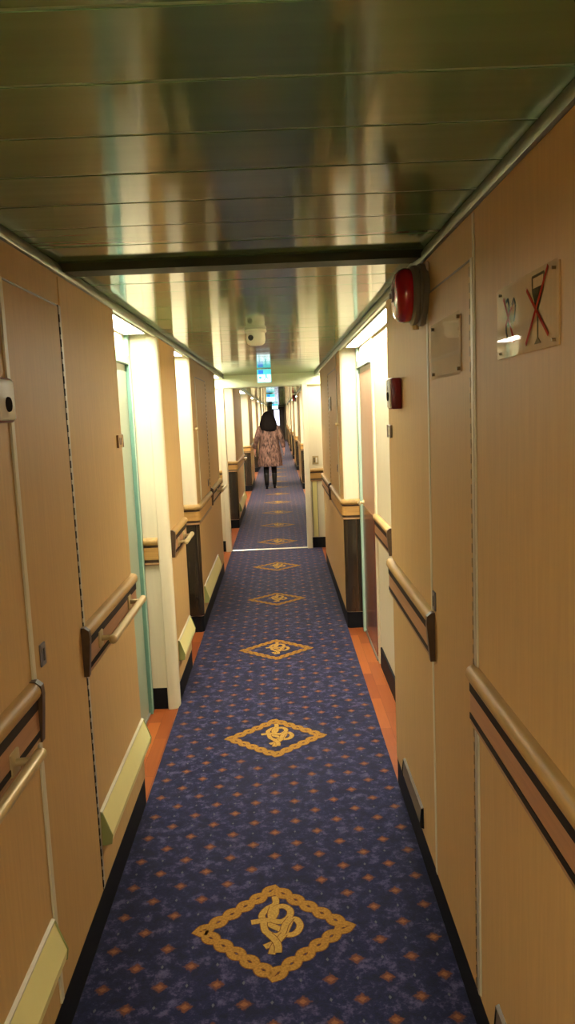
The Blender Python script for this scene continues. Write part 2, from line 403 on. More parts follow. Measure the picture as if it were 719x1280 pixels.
# ------------------------------------------------------------------ handrails
def arc_corner(px, py, d1, d2, r=CORN, n=5):
    """points rounding a convex corner at (px,py): arriving along d1, leaving along d2 (unit vectors)"""
    c = Vector((px, py)) - Vector(d1)*r + Vector(d2)*r
    out = []
    for k in range(n+1):
        t = k/n*PI/2
        out.append(tuple(c - Vector(d2)*r*math.cos(t) + Vector(d1)*r*math.sin(t)))
    return out
def sweep(bm, path, prof, out_side, mi=0):
    """prof: closed list of (d, z); out_side=+1/-1 picks which side of the path faces the corridor"""
    n = len(path); rings = []
    P_ = [Vector(p) for p in path]
    for i, p in enumerate(P_):
        t1 = (P_[i] - P_[i-1]).normalized() if i > 0 else None
        t2 = (P_[i+1] - P_[i]).normalized() if i < n-1 else None
        if t1 is None: t1 = t2
        if t2 is None: t2 = t1
        n1 = Vector((-t1.y, t1.x))*out_side; n2 = Vector((-t2.y, t2.x))*out_side
        mvec = (n1 + n2); mvec = mvec / (mvec.dot(n1)) if mvec.dot(n1) > 1e-4 else n1
        rings.append([bm.verts.new((p.x + mvec.x*d, p.y + mvec.y*d, z)) for d, z in prof])
    k = len(prof)
    for a, b in zip(rings, rings[1:]):
        for j in range(k):
            f = bm.faces.new((a[j], a[(j+1) % k], b[(j+1) % k], b[j])); f.material_index = mi
    bm.faces.new(rings[0]); bm.faces.new(rings[-1][::-1])
RAIL_Z = 0.0
CAP = [(0, .978), (.016, .978), (.024, .984), (.027, .993), (.026, 1.004), (.021, 1.013), (.012, 1.018), (0, 1.019)]
BOARD = [(0, .897), (.016, .897), (.016, .964), (0, .964)]
BACK = [(0, .876), (.011, .876), (.011, .980), (0, .980)]
INLAY1 = [(0, .952), (.0178, .952), (.0178, .979), (0, .979)]
INLAY2 = [(0, .882), (.0178, .882), (.0178, .897), (0, .897)]
LIP = [(0, .866), (.014, .866), (.016, .871), (.014, .879), (0, .879)]
def handrail(label, path, out_side, end_a=False, end_b=False, bar=None, group=None, dz=0.0):
    p0 = path[0]
    t = thing('handrail', label, 'handrail', (p0[0], p0[1], 0.87 + dz), group)
    for nm, pr, m in (('cap_moulding', CAP, 'oak'), ('board', BOARD, 'veneer'), ('backing', BACK, 'darkwood'), ('dark_inlay', INLAY1, 'inlay'), ('dark_inlay', INLAY2, 'inlay'), ('lower_lip', LIP, 'lip')):
        plain = len(path) > 2 or abs(path[0][1] - path[-1][1]) < 1e-6
        if plain and nm == 'dark_inlay': continue
        if plain and nm == 'board': m = 'oak_board'
        bm = NB(); sweep(bm, path, [(d, z + dz) for d, z in pr], out_side); obj(nm, bm, M[m], t, smooth=35)
    for flag, i, j in ((end_a, 0, 1), (end_b, -1, -2)):
        if flag:
            a = Vector(path[i]); d = (Vector(path[j]) - a).normalized()
            bm = NB(); q = [a - d*0.012, a + d*0.010]
            if i == -1: q = q[::-1]
            sweep(bm, [tuple(v) for v in q], [(0, .866+dz), (.020, .866+dz), (.030, .985+dz), (.028, 1.010+dz), (.014, 1.021+dz), (0, 1.021+dz)], out_side)
            obj('end_cap', bm, M['darkwood'], t)
    if bar:
        s, y0, y1, zb = bar
        X = XW(s); xb = X - s*0.066
        g = NB(); cyl(g, (xb, y0, zb), (xb, y1, zb), 0.0142, seg=16)
        for yy in (y0, y1):
            bmesh.ops.create_uvsphere(g, u_segments=14, v_segments=8, radius=0.0150, matrix=Matrix.Translation((xb, yy, zb)))
        gb = obj('grab_bar', g, M['brass'], t, smooth=40)
        for yy in (y0 + 0.03, y1 - 0.03):
            g = NB(); cyl(g, (X - s*0.010, yy, zb - 0.004), (xb, yy, zb), 0.010, 0.008, seg=12)
            wbox(g, s, 0.012, 0.022, yy - 0.026, yy + 0.026, zb - 0.03, zb + 0.024, 0.004)
            obj('bracket', g, M['brass'], gb, smooth=40)
    return t
def run(s, y0, y1): return [(XW(s), y0), (XW(s), y1)]
def wrap(s, ya, y1):
    """from the recess back wall along the camera-facing return, round the corner, along the corridor wall"""
    return [(XB(s), ya)] + arc_corner(XW(s), ya, (-s, 0), (0, 1)) + [(XW(s), y1)]
handrail('long wooden handrail below the glass prohibition plaque', run(1, 0.55, 1.80), 1, end_a=True)
handrail('short wooden handrail with dark mitred end below the dark red call point', run(1, 2.29, 3.19), 1, end_a=True)
handrail('brown handrail stub on the recess back wall beside the brown door', [(BR, 4.18), (BR, 4.83)], 1, end_a=True, dz=-0.03)
handrail('wooden handrail bending round the corner over the dark panel beside the brown door', wrap(1, 5.65, 6.83), 1, end_b=False, dz=-0.025)
handrail('handrail with dark end between second locker door and fire door frame', run(1, 6.98, 8.23), 1, end_a=True, dz=-0.025)
handrail('short light wood handrail on the fire door return below the switch plate', [(BR, 9.20), (0.352, 9.20)], 1, dz=-0.045)
handrail('nearest wooden handrail with brass grab bar below the cream-fronted red box', run(-1, 0.75, 1.815), -1, end_b=True, bar=(-1, 1.0, 1.65, 0.905))
handrail('wooden handrail with pale grab bar beside the teal door recess', run(-1, 2.29, 3.105), -1, end_a=True, bar=(-1, 2.43, 2.98, 0.938))
handrail('wooden handrail on the brightly lit white return behind the teal frame', [(BL, 4.185), (-0.70, 4.185)], -1, dz=-0.025)
handrail('short wooden handrail with stubby grab bar on the narrow wall pier', run(-1, 4.26, 4.85), -1, end_a=True, bar=(-1, 4.42, 4.72, 0.925))
handrail('wooden handrail wrapping the left wall corner over a black panel', wrap(-1, 5.72, 6.72), -1, dz=-0.025)
handrail('handrail with dark end and grab bar before the fire door on left wall', run(-1, 6.82, 7.92), -1, end_a=True, bar=(-1, 7.3, 7.8, 0.935), dz=-0.01)
handrail('short light wood handrail on bright left return before the fire door', [(BL, 9.20), (-0.705, 9.20)], -1, dz=-0.02)
handrail('wooden handrail on left wall just beyond the fire door frame', wrap(-1, 11.1, 13.26), -1, dz=-0.03, bar=(-1, 12.4, 12.9, 0.93))
handrail('wooden handrail on right wall just beyond the fire door frame', run(1, 9.7, 13.26), 1, dz=-0.03)
for k in range(NF):
    a = 16.5 + 5.5*k
    for s in (1, -1):
        w = 'behind the walking woman' if k == 0 else 'on %s wall, %s rail past the walking woman' % (SIDE(s), ORD[k])
        lab = ('wooden handrail wrapping %s corner right beside the walking woman' % SIDE(s)) if k == 0 else ('distant wooden handrail ' + w)
        handrail(lab, wrap(s, a, min(a + 2.26, Y1 - 0.06)), s, dz=-0.03, group='distant handrails')

# dark lower panels under the wrapped rails
def wainscot(label, s, ya, group=None):
    t = thing('wainscot_panel', label, 'wall panel', (XB(s), ya, ZS), group)
    path = [(XB(s), ya)] + arc_corner(XW(s), ya, (-s, 0), (0, 1))[:5]
    bm = NB(); sweep(bm, path, [(0, ZS), (.007, ZS), (.007, .845), (0, .845)], s); obj('panel_sheet', bm, M['darkpanel'], t, smooth=40)
    bm = NB()
    xm = XB(s) - s*0.055
    box(bm, xm - 0.004, xm + 0.004, ya - 0.011, ya - 0.005, ZS + 0.002, .842, 0.001); obj('joint_strip', bm, M['darkwood'], t)
    return t
wainscot('glossy black-brown lower panel under rail beside the brown door', 1, 5.65)
wainscot('glossy black lower panel behind the narrow pier, left wall', -1, 5.72)
wainscot('dark lower panel on left return just past the fire door', -1, 11.1)
for k in range(NF):
    a = 16.5 + 5.5*k
    for s in (1, -1):
        wainscot('dark lower panel %s on %s return' % ('beside the walking woman' if k == 0 else 'under the %s distant rail past the woman,' % ORD[k], SIDE(s)), s, a, 'distant lower panels')

# ------------------------------------------------------------------ locker doors (flush service doors)
DOORN = [0]
def locker(s, y0, y1, hinge_y, lock_y, z0=0.135, z1=1.985, lock_z=1.06, knobs=()):
    DOORN[0] += 1
    t = thing('door_%d' % DOORN[0], 'flush service door', 'door', (XW(s), (y0 + y1)/2, z0), kind='structure')
    del t['label']; del t['category']
    bm = NB(); wbox(bm, s, 0.0, 0.004, y0 + 0.012, y1 - 0.012, z0, z1 - 0.006, 0.001); obj('leaf', bm, M['door_tan'], t)
    bm = NB(); wbox(bm, s, 0.0, 0.0022, y0 - 0.002, y1 + 0.002, z1 - 0.008, z1 + 0.001); obj('top_gap', bm, M['darkwood'], t)
    sg = 1 if hinge_y > (y0 + y1)/2 else -1
    bm = NB(); wbox(bm, s, 0.0, 0.005, hinge_y - 0.004, hinge_y + 0.016*1 if sg > 0 else hinge_y + 0.004, z0, z1, 0.001) if sg > 0 else wbox(bm, s, 0.0, 0.005, hinge_y - 0.016, hinge_y + 0.004, z0, z1, 0.001)
    h = obj('hinge', bm, M['hinge'], t)
    bm = NB(); z = z0 + 0.01
    yy = hinge_y - sg*0.007
    wbox(bm, s, 0.001, 0.0035, yy - 0.0015, yy + 0.0015, z0, z1)
    while z < z1 - 0.02:
        wbox(bm, s, 0.001, 0.0064, yy - 0.003, yy + 0.003, z, z + 0.022); z += 0.036
    obj('hinge_knuckles', bm, M['black'] if s < 0 else M['brass_dark'], h)
    oy = y0 if sg > 0 else y1
    bm = NB(); wbox(bm, s, 0.0, 0.006, oy - 0.011, oy + 0.011, z0, ZC - 0.045 if s > 0 else z1, 0.001); obj('edge_strip', bm, M['seam'], t)
    bm = NB(); wbox(bm, s, 0.003, 0.009, lock_y - 0.020, lock_y + 0.020, lock_z - 0.030, lock_z + 0.030, 0.003)
    lk = obj('lock', bm, M['lockgrey'], t)
    bm = NB(); wbox(bm, s, 0.009, 0.0105, lock_y - 0.004, lock_y + 0.004, lock_z - 0.016, lock_z + 0.016, 0.001); obj('lock_slot', bm, M['black'], lk)
    for (ky, kz) in knobs:
        bm = NB(); cyl(bm, (XW(s) - s*0.003, ky, kz), (XW(s) - s*0.018, ky, kz), 0.012, 0.010, 14)
        lathe(bm, [(0.010, 0), (0.014, 0.006), (0.010, 0.013), (0, 0.015)], (XW(s) - s*0.016, ky, kz), (-s, 0, 0), 14)
        obj('knob', bm, M['brass'], t, smooth=40)
    return t
locker(1, 1.80, 2.315, 1.80, 2.275)
locker(-1, 1.835, 2.315, 2.315, 1.905, z1=1.995)
locker(1, 5.95, 6.92, 6.92, 6.05, lock_z=1.20, z0=1.0, z1=1.98, knobs=((5.84, 1.55),))
locker(-1, 5.98, 6.78, 6.78, 6.60, lock_z=1.08, z0=1.0, z1=1.96, knobs=((5.80, 1.56),))
# plain panel joints on the near walls
bm = NB(); wbox(bm, 1, 0, 0.003, 1.775, 1.79, 0.14, ZC - 0.04); struct('trim_4', bm, M['seam'])
bm = NB(); wbox(bm, -1, 0, 0.003, 2.332, 2.342, 0.14, ZC - 0.04); struct('trim_5', bm, M['tan'])
# rounded pale post at the end of the first left-hand pier
bm = NB(); prism(bm, [(-0.700, 4.200), (-0.700, 4.176)] + [(-0.700 + 0.006 + 0.058*math.sin(k/6*PI/2), 4.172 + 0.03 - 0.03*math.cos(k/6*PI/2)) for k in range(7)] + [(-0.636, 4.24), (-0.65, 4.24)], 0.0, ZC - 0.03)
struct('trim_6', bm, M['cream'], smooth=35)

# ------------------------------------------------------------------ doors in the recess back walls
def recess_door(s, y0, y1, leaf_m, frame_m, z1=1.94, low=None, transom=True, knob_y=None, flush_near=False):
    DOORN[0] += 1
    X = XB(s)
    t = thing('door_%d' % DOORN[0], None, None, (X, (y0 + y1)/2, 0), kind='structure')
    fw = 0.062
    for (a, b) in ((y0, y0 + fw), (y1 - fw, y1)):
        if flush_near and a == y0:
            bm = NB(); wbox(bm, s, 0, 0.013, a, b, 0, ZC - 0.005, 0.003, base=X); obj('jamb', bm, M['cream'], t); continue
        bm = NB(); wbox(bm, s, 0, 0.030, a, b, 0, ZC - 0.005 if transom else z1 + 0.05, 0.004, base=X); j = obj('jamb', bm, M[frame_m], t)
        bm = NB(); q = b - 0.012 if a == y0 else a + 0.012
        wbox(bm, s, 0.028, 0.033, q - 0.004, q + 0.004, 0.0, z1, 0.0, base=X); obj('seal', bm, M['teal_pale'] if frame_m == 'teal' else M['teal'], j)
    bm = NB(); wbox(bm, s, 0, 0.030, y0 + fw, y1 - fw, z1, z1 + 0.05, 0.004, base=X); obj('header', bm, M[frame_m], t)
    bm = NB(); wbox(bm, s, 0, 0.020, y0 + fw, y1 - fw, 0, 0.012, 0.002, base=X); obj('sill', bm, M['grey'], t)
    if transom:
        bm = NB(); wbox(bm, s, 0, 0.010, y0 + fw, y1 - fw, z1 + 0.05, ZC - 0.01, 0.001, base=X); obj('transom_panel', bm, M['cream'], t)
    bm = NB(); wbox(bm, s, 0.0, 0.012, y0 + fw + 0.006, y1 - fw - 0.006, 0.014, z1 - 0.035, 0.002, base=X); lf = obj('leaf', bm, M[leaf_m], t)
    bm = NB(); wbox(bm, s, 0.0, 0.006, y0 + fw, y1 - fw, z1 - 0.035, z1, 0.0, base=X); obj('leaf_gap', bm, M['white'], t)
    if low:
        bm = NB(); wbox(bm, s, 0.010, 0.016, y0 + fw + 0.012, y1 - fw - 0.012, 0.03, 0.96, 0.001, base=X); obj('kick_panel', bm, M[low], lf)
    ky = knob_y or (y1 - fw - 0.07)
    bm = NB(); cyl(bm, (X - s*0.012, ky, 0.985), (X - s*0.05, ky, 0.985), 0.011, 0.009, 12)
    cyl(bm, (X - s*0.05, ky + 0.012, 0.985), (X - s*0.05, ky - 0.095, 0.985), 0.009, 0.008, 12)
    cyl(bm, (X - s*0.012, ky, 0.985), (X - s*0.019, ky, 0.985), 0.024, 0.022, 18)
    obj('handle', bm, M['brass'], lf, smooth=40)
    return t
recess_door(1, 4.79, 5.60, 'leaf', 'teal_pale', z1=1.945, low='leaf_low', knob_y=5.47, flush_near=True)
recess_door(-1, 3.25, 4.172, 'leaf_pale', 'teal', z1=1.94, knob_y=3.42)
recess_door(-1, 4.97, 5.68, 'leaf', 'teal', z1=1.94, low='leaf_low')
recess_door(1, 8.32, 9.10, 'leaf', 'teal_pale', z1=1.94, low='leaf_low')
recess_door(-1, 8.05, 8.95, 'leaf', 'teal_pale', z1=1.94, low='leaf_low')
recess_door(-1, 9.75, 10.65, 'leaf', 'teal_pale', z1=1.94, low='leaf_low')
for k in range(NF):
    a = 13.3 + 5.5*k
    for s in (1, -1):
        recess_door(s, a + 2.1, a + 3.0, 'leaf', 'teal_pale', z1=1.94, low='leaf_low')

# ------------------------------------------------------------------ lamps in the recess ceilings
def lamp(label, s, y0, y1, group=None):
    a, b = XW(s) + s*0.030, XB(s) - s*0.020
    x0, x1 = min(a, b), max(a, b)
    t = thing('ceiling_light', label, 'ceiling light', ((x0 + x1)/2, (y0 + y1)/2, ZC), group)
    bm = NB()
    box(bm, x0, x0 + 0.008, y0, y1, ZC - 0.030, ZC, 0.002); box(bm, x1 - 0.008, x1, y0, y1, ZC - 0.030, ZC, 0.002)
    box(bm, x0, x1, y0, y0 + 0.010, ZC - 0.030, ZC, 0.002); box(bm, x0, x1, y1 - 0.010, y1, ZC - 0.030, ZC, 0.002)
    obj('housing', bm, M['white'], t)
    bm = NB(); box(bm, x0 + 0.008, x1 - 0.008, y0 + 0.010, y1 - 0.010, ZC - 0.022, ZC - 0.003, 0.003); obj('diffuser', bm, M['lamp'], t)
lamp('long lit ceiling light above the brown door recess', 1, 3.30, 5.45)
lamp('lit ceiling light above the teal-framed door recess', -1, 3.25, 4.05)
lamp('small lit ceiling light over the recess behind the narrow pier', -1, 5.02, 5.60)
lamp('lit ceiling light in the right recess just before the fire door', 1, 8.35, 9.05)
lamp('lit ceiling light in the left recess just before the fire door', -1, 8.10, 9.05)
lamp('lit ceiling light in the left recess just beyond the fire door', -1, 9.6, 10.8)
for s in (1, -1):  # unseen lamps, added to brighten the near walls
    lamp('unseen added ceiling light over the %s recess behind the viewer' % SIDE(s), s, -2.2, -0.2, 'unseen added recess lights behind the viewer')
for k in range(NF):
    a = 13.3 + 5.5*k
    for s in (1, -1):
        lamp('ceiling light over %s recess, %s' % (SIDE(s), 'just before the walking woman' if k == 0 else ORD[k] + ' in line past the fire door'), s, a + 0.4, a + 2.8, 'distant recess lights')

# ------------------------------------------------------------------ fire door frame across the corridor
bm = NB()
prism(bm, [(9.15, ZC), (9.15, 1.985), (9.16, 1.972), (9.29, 1.972), (9.30, 1.985), (9.30, ZC)], BL, BR, lambda a, b, c: (c, a, b)); 
fd = thing('doorway_1', None, None, (-0.175, 9.2, 0), kind='structure')
obj('lintel', bm, M['portal'], fd)
bm = NB(); box(bm, -0.705, -0.642, 9.13, 9.30, 0.0, 1.985, 0.008); obj('jamb', bm, M['cream'], fd)
bm = NB(); box(bm, 0.290, 0.353, 9.13, 9.30, 0.0, 1.985, 0.008); obj('jamb', bm, M['cream'], fd)
bm = NB(); box(bm, 0.353, BR, 9.20, 9.30, 0.0, 1.985); struct('wall_right', bm, M['cream'])
bm = NB(); box(bm, BL, -0.705, 9.20, 9.30, 0.0, 1.985); struct('wall_left', bm, M['cream'])
bm = NB(); box(bm, 0.355, BR, 9.190, 9.20, 0.0, ZS); struct('baseboard_right', bm, M['skirt'])
bm = NB(); box(bm, BL, -0.707, 9.190, 9.20, 0.0, ZS); struct('baseboard_left', bm, M['skirt'])
# yellow vertical strip and switch plate on the right return
t = thing('guide_strip', 'upright pale yellow strip below the switch plate by fire door', 'guide strip', (0.40, 9.2, ZS))
bm = NB(); box(bm, 0.375, 0.432, 9.191, 9.20, ZS + 0.01, 0.825, 0.002); obj('strip_face', bm, M['yellow'], t)
bm = NB(); box(bm, 0.369, 0.375, 9.188, 9.20, ZS + 0.01, 0.825, 0.001); box(bm, 0.432, 0.438, 9.188, 9.20, ZS + 0.01, 0.825, 0.001); obj('edge_channel', bm, M['grey'], t)
t = thing('switch_plate', 'small brass switch plate on the bright return by the fire door', 'switch', (0.425, 9.2, 1.075))
bm = NB(); box(bm, 0.388, 0.462, 9.192, 9.20, 1.025, 1.125, 0.003); obj('plate', bm, M['brass'], t)
bm = NB(); box(bm, 0.402, 0.418, 9.186, 9.194, 1.045, 1.105, 0.002); obj('rocker', bm, M['signgrey'], t)
bm = NB(); box(bm, 0.430, 0.446, 9.186, 9.194, 1.045, 1.105, 0.002); obj('rocker', bm, M['white'], t)

# ------------------------------------------------------------------ exit signs
def exit_sign(label, x, y, z0, z1, w):
    h = z1 - z0
    t = thing('exit_sign', label, 'exit sign', (x, y, z1), 'lit exit signs')
    bm = NB(); box(bm, x - w/2, x + w/2, y, y + 0.03, z0, z1, 0.004); obj('casing', bm, M['cyan_light'], t)
    bm = NB(); box(bm, x - w/2 + 0.006, x + w/2 - 0.006, y - 0.002, y + 0.002, z0 + 0.006, z0 + h*0.60); obj('lower_panel', bm, M['white_light'], t)
    bm = NB(); box(bm, x - w*0.40, x - w*0.05, y - 0.002, y + 0.002, z0 + h*0.66, z0 + h*0.93); obj('upper_panel', bm, M['blue_light'], t)
    # running figure and arrow in cyan/white
    bm = NB(); F = lambda a, b, c: (x + a*w, c, z0 + b*h)
    def pl(poly): prism(bm, poly, y - 0.005, y - 0.001, F)
    pl([(.16 + .055*math.cos(2*PI*k/10), .80 + .06*math.sin(2*PI*k/10)) for k in range(10)])
    pl([(.06, .70), (.16, .70), (.22, .46), (.10, .42)]); pl([(.16, .48), (.26, .34), (.36, .36), (.36, .30), (.23, .26), (.10, .42)])
    pl([(.10, .46), (.02, .26), (-.10, .20), (-.10, .14), (.06, .20), (.17, .44)]); pl([(.14, .70), (.30, .60), (.34, .66), (.16, .76)]); pl([(.08, .70), (-.04, .56), (-.09, .60), (.04, .74)])
    pl([(-.42, .38), (-.26, .56), (-.26, .44), (-.14, .44), (-.14, .32), (-.26, .32), (-.26, .20)])
    obj('pictogram', bm, M['cyan_light'], t)
    bm = NB(); box(bm, x - w*0.3, x - w*0.3 + 0.012, y + 0.009, y + 0.021, z1, ZC); box(bm, x + w*0.3 - 0.012, x + w*0.3, y + 0.009, y + 0.021, z1, ZC); obj('hanger', bm, M['steel'], t)
exit_sign('lit cyan exit sign hanging before the fire door frame', -0.13, 8.0, 1.975, 2.112, 0.145)
exit_sign('smaller blue exit sign above and behind the walking woman', -0.16, 17.6, 1.93, 2.10, 0.19)
exit_sign('tiniest exit sign, just over the far bright doorway', -0.13, 34.0, 1.86, 2.09, 0.26)

# ------------------------------------------------------------------ smoke detector
t = thing('smoke_detector', 'cream smoke detector on the glossy ceiling before the exit sign', 'smoke detector', (-0.108, 4.35, ZC))
bm = NB(); lathe(bm, [(0, 0), (0.060, 0), (0.062, 0.012), (0.058, 0.018), (0, 0.018)], (-0.108, 4.35, ZC), (0, 0, -1), 32); obj('base', bm, M['white'], t, smooth=40)
bm = NB(); lathe(bm, [(0, 0.016), (0.052, 0.016), (0.054, 0.055), (0.049, 0.075), (0.034, 0.086), (0, 0.088)], (-0.108, 4.35, ZC), (0, 0, -1), 32); hd = obj('sensor_head', bm, M['white'], t, smooth=40)
bm = NB(); cyl(bm, (-0.132, 4.312, ZC - 0.048), (-0.136, 4.294, ZC - 0.046), 0.016, 0.014, 16); obj('lens', bm, M['black'], hd, smooth=40)

# ------------------------------------------------------------------ bell and call points
def bell(label, y, z, s=1, sc=1.0):
    X = XW(s); t = thing('alarm_bell', label, 'alarm bell', (X, y, z))
    bm = NB(); lathe(bm, [(0, 0), (0.088, 0), (0.092, 0.006), (0.092, 0.020), (0.084, 0.024), (0.084, 0.027), (0.088, 0.030), (0.088, 0.040), (0.078, 0.047), (0, 0.047)], (X, y, z), (-s, 0, 0), 40)
    bk = obj('back_box', bm, M['grey'], t, smooth=35)
    bm = NB(); cyl(bm, (X - s*0.024, y + 0.03, z - 0.098), (X - s*0.024, y + 0.03, z - 0.082), 0.010, 0.012, 14); obj('cable_gland', bm, M['brass'], bk, smooth=40)
    bm = NB(); lathe(bm, [(0, 0.045), (0.076, 0.045), (0.080, 0.050), (0.081, 0.066), (0.076, 0.080), (0.065, 0.090), (0.046, 0.096), (0.022, 0.098), (0, 0.098)], (X, y, z), (-s, 0, 0), 40)
    dm = obj('dome', bm, M['red'], t, smooth=50)
    bm = NB(); cyl(bm, (X - s*0.097, y, z), (X - s*0.102, y, z), 0.018, 0.017, 20); cyl(bm, (X - s*0.101, y, z), (X - s*0.108, y, z), 0.009, 0.008, 6); obj('bolt', bm, M['grey'], dm)
bell('red dome alarm bell high on the wall above the small acrylic plaque', 2.37, 1.988)
bell('distant dark red alarm bell high beyond the fire door', 19.2, 2.02)
def callpoint(label, s, y, z, w=0.10, h=0.115):
    X = XW(s); t = thing('call_point', label, 'call point', (X, y, z))
    bm = NB(); wbox(bm, s, 0.0, 0.038, y - w/2, y + w/2, z - h/2, z + h/2, 0.006); b = obj('housing', bm, M['darkred'], t, smooth=35)
    bm = NB(); wbox(bm, s, 0.036, 0.044, y - w/2 + 0.006, y + w/2 - 0.006, z - h/2 + 0.005, z + h/2 - 0.005, 0.005); f = obj('front_cover', bm, M['white'], t, smooth=35)
    bm = NB(); cyl(bm, (X - s*0.043, y, z - 0.01), (X - s*0.048, y, z - 0.01), 0.017, 0.016, 18); obj('button', bm, M['signdark'], f)
    return t
callpoint('dark red call point box on the wall below the alarm bell', 1, 2.89, 1.706)
callpoint('red box with cream front at the edge of the left wall', -1, 1.705, 1.705, 0.11, 0.10)
callpoint('small dark call point on right wall past the fire door', 1, 13.05, 1.70)

# ------------------------------------------------------------------ plaques and small plates
t = thing('safety_plaque', 'small clear acrylic plaque on the locker door under the bell', 'plaque', (XR, 2.055, 1.80))
bm = NB(); wbox(bm, 1, 0.0095, 0.012, 1.885, 2.230, 1.727, 1.881, 0.001); pl_ = obj('acrylic_sheet', bm, M['acrylic'], t)
bm = NB(); wbox(bm, 1, 0.0045, 0.0065, 1.893, 2.222, 1.735, 1.873, 0.0); obj('paper_notice', bm, M['door_tan'], t)
for yy in (1.905, 2.21):
    for zz in (1.742, 1.868):
        bm = NB(); cyl(bm, (XR - 0.004, yy, zz), (XR - 0.0145, yy, zz), 0.005, 0.0045, 12); obj('screw', bm, M['brass_dark'], t)
PY0, PY1, PZ0, PZ1 = 1.243, 1.577, 1.739, 1.877
t = thing('prohibition_plaque', 'clear plaque with crossed-out wine glass near the upper right edge', 'plaque', (XR, 1.41, 1.81))
bm = NB(); wbox(bm, 1, 0.0055, 0.0080, PY0, PY1, PZ0, PZ1, 0.001); obj('acrylic_sheet', bm, M['acrylic'], t)
bm = NB(); wbox(bm, 1, 0.0, 0.003, PY0 + 0.003, PY1 - 0.003, PZ0 + 0.002, PZ1 - 0.002, 0.001); obj('backing', bm, M['tan'], t)
for yy in (PY0 + 0.018, PY1 - 0.018):
    for zz in (PZ0 + 0.012, PZ1 - 0.012):
        bm = NB(); cyl(bm, (XR - 0.002, yy, zz), (XR - 0.0095, yy, zz), 0.0028, 0.0028, 10); obj('screw', bm, M['brass_dark'], t)
# pictograms: measured positions (y, z) on the plaque; y runs away from the viewer
def FX(a, b, c): return (XR - (c - 0.0052), a, b)
def stroke(bm, pts, w, d0=0.0080, d1=0.0090):
    for (a, b) in zip(pts, pts[1:]):
        A, B = Vector(a), Vector(b); n = (B - A).normalized(); n = Vector((-n.y, n.x))*w
        prism(bm, [tuple(A + n), tuple(B + n), tuple(B - n), tuple(A - n)], d0, d1, FX)
bm = NB(); stroke(bm, [(1.374, 1.868), (1.372, 1.842), (1.345, 1.809), (1.318, 1.842), (1.313, 1.868), (1.374, 1.868)], 0.0022)
stroke(bm, [(1.345, 1.810), (1.345, 1.760)], 0.0026); prism(bm, [(1.362, 1.752), (1.345, 1.764), (1.328, 1.752)], 0.008, 0.0090, FX)
gl = obj('glass_outline', bm, M['signgrey'], t)
bm = NB(); prism(bm, [(1.373, 1.848), (1.360, 1.822), (1.345, 1.808), (1.332, 1.822), (1.317, 1.848)], 0.008, 0.0092, FX); obj('wine_fill', bm, M['signdark'], gl)
bm = NB(); stroke(bm, [(1.401, 1.851), (1.290, 1.762)], 0.0034, 0.0094, 0.0100); stroke(bm, [(1.290, 1.874), (1.404, 1.755)], 0.0034, 0.0100, 0.0106); obj('crossing_bars', bm, M['signred'], t)
bm = NB()
stroke(bm, [(1.515, 1.800), (1.508, 1.836), (1.516, 1.852), (1.528, 1.848)], 0.0028); stroke(bm, [(1.478, 1.806), (1.470, 1.836), (1.480, 1.848), (1.492, 1.838)], 0.0028)
stroke(bm, [(1.530, 1.806), (1.528, 1.790), (1.520, 1.778)], 0.0030); cu = obj('food_outline', bm, M['signdark'], t)
bm = NB(); prism(bm, [(1.520, 1.806), (1.480, 1.806), (1.486, 1.776), (1.514, 1.776)], 0.008, 0.0089, FX); obj('food_carton', bm, M['signface'], cu)
bm = NB(); stroke(bm, [(1.542, 1.856), (1.474, 1.768)], 0.0034, 0.0094, 0.0100); stroke(bm, [(1.488, 1.834), (1.528, 1.800)], 0.0026, 0.0100, 0.0106); obj('crossing_bars', bm, M['signred'], t)

def number_plate(label, s, y, z, w, h, grey):
    t = thing('number_plate', label, 'number plate', (XW(s), y, z))
    bm = NB(); wbox(bm, s, 0, 0.006, y - w/2, y + w/2, z - h/2, z + h/2, 0.002); p = obj('plate', bm, M['plate_grey'] if grey else M['tan'], t)
    bm = NB()
    wbox(bm, s, 0.006, 0.008, y - w/2, y - w/2 + 0.006, z - h/2, z + h/2); obj('side_rail', bm, M['plate_brown'], t)
    bm = NB(); wbox(bm, s, 0.006, 0.008, y + w/2 - 0.006, y + w/2, z - h/2, z + h/2); obj('side_rail', bm, M['plate_brown'], t)
    bm = NB()
    for q in (-0.2, 0.06): wbox(bm, s, 0.006, 0.0072, y + q*w, y + q*w + w*0.12, z - h*0.28, z + h*0.28)
    obj('marks', bm, M['plate_brown'] if not grey else M['white'], t)
number_plate('small brown-marked number plate beside the teal door recess', -1, 3.055, 1.567, 0.10, 0.05, False)
number_plate('small grey number plate at the wall end below the call point', 1, 3.15, 1.559, 0.10, 0.052, True)
t = thing('oval_plate', 'grey oblong plate on the second locker door near the fire door', 'plate', (XR, 6.66, 1.715))
bm = NB(); wbox(bm, 1, 0.004, 0.012, 6.56, 6.76, 1.655, 1.775, 0.004); obj('plate', bm, M['plate_grey'], t)
bm = NB(); wbox(bm, 1, 0.012, 0.014, 6.58, 6.74, 1.675, 1.755, 0.0); obj('face', bm, M['grey'], t)

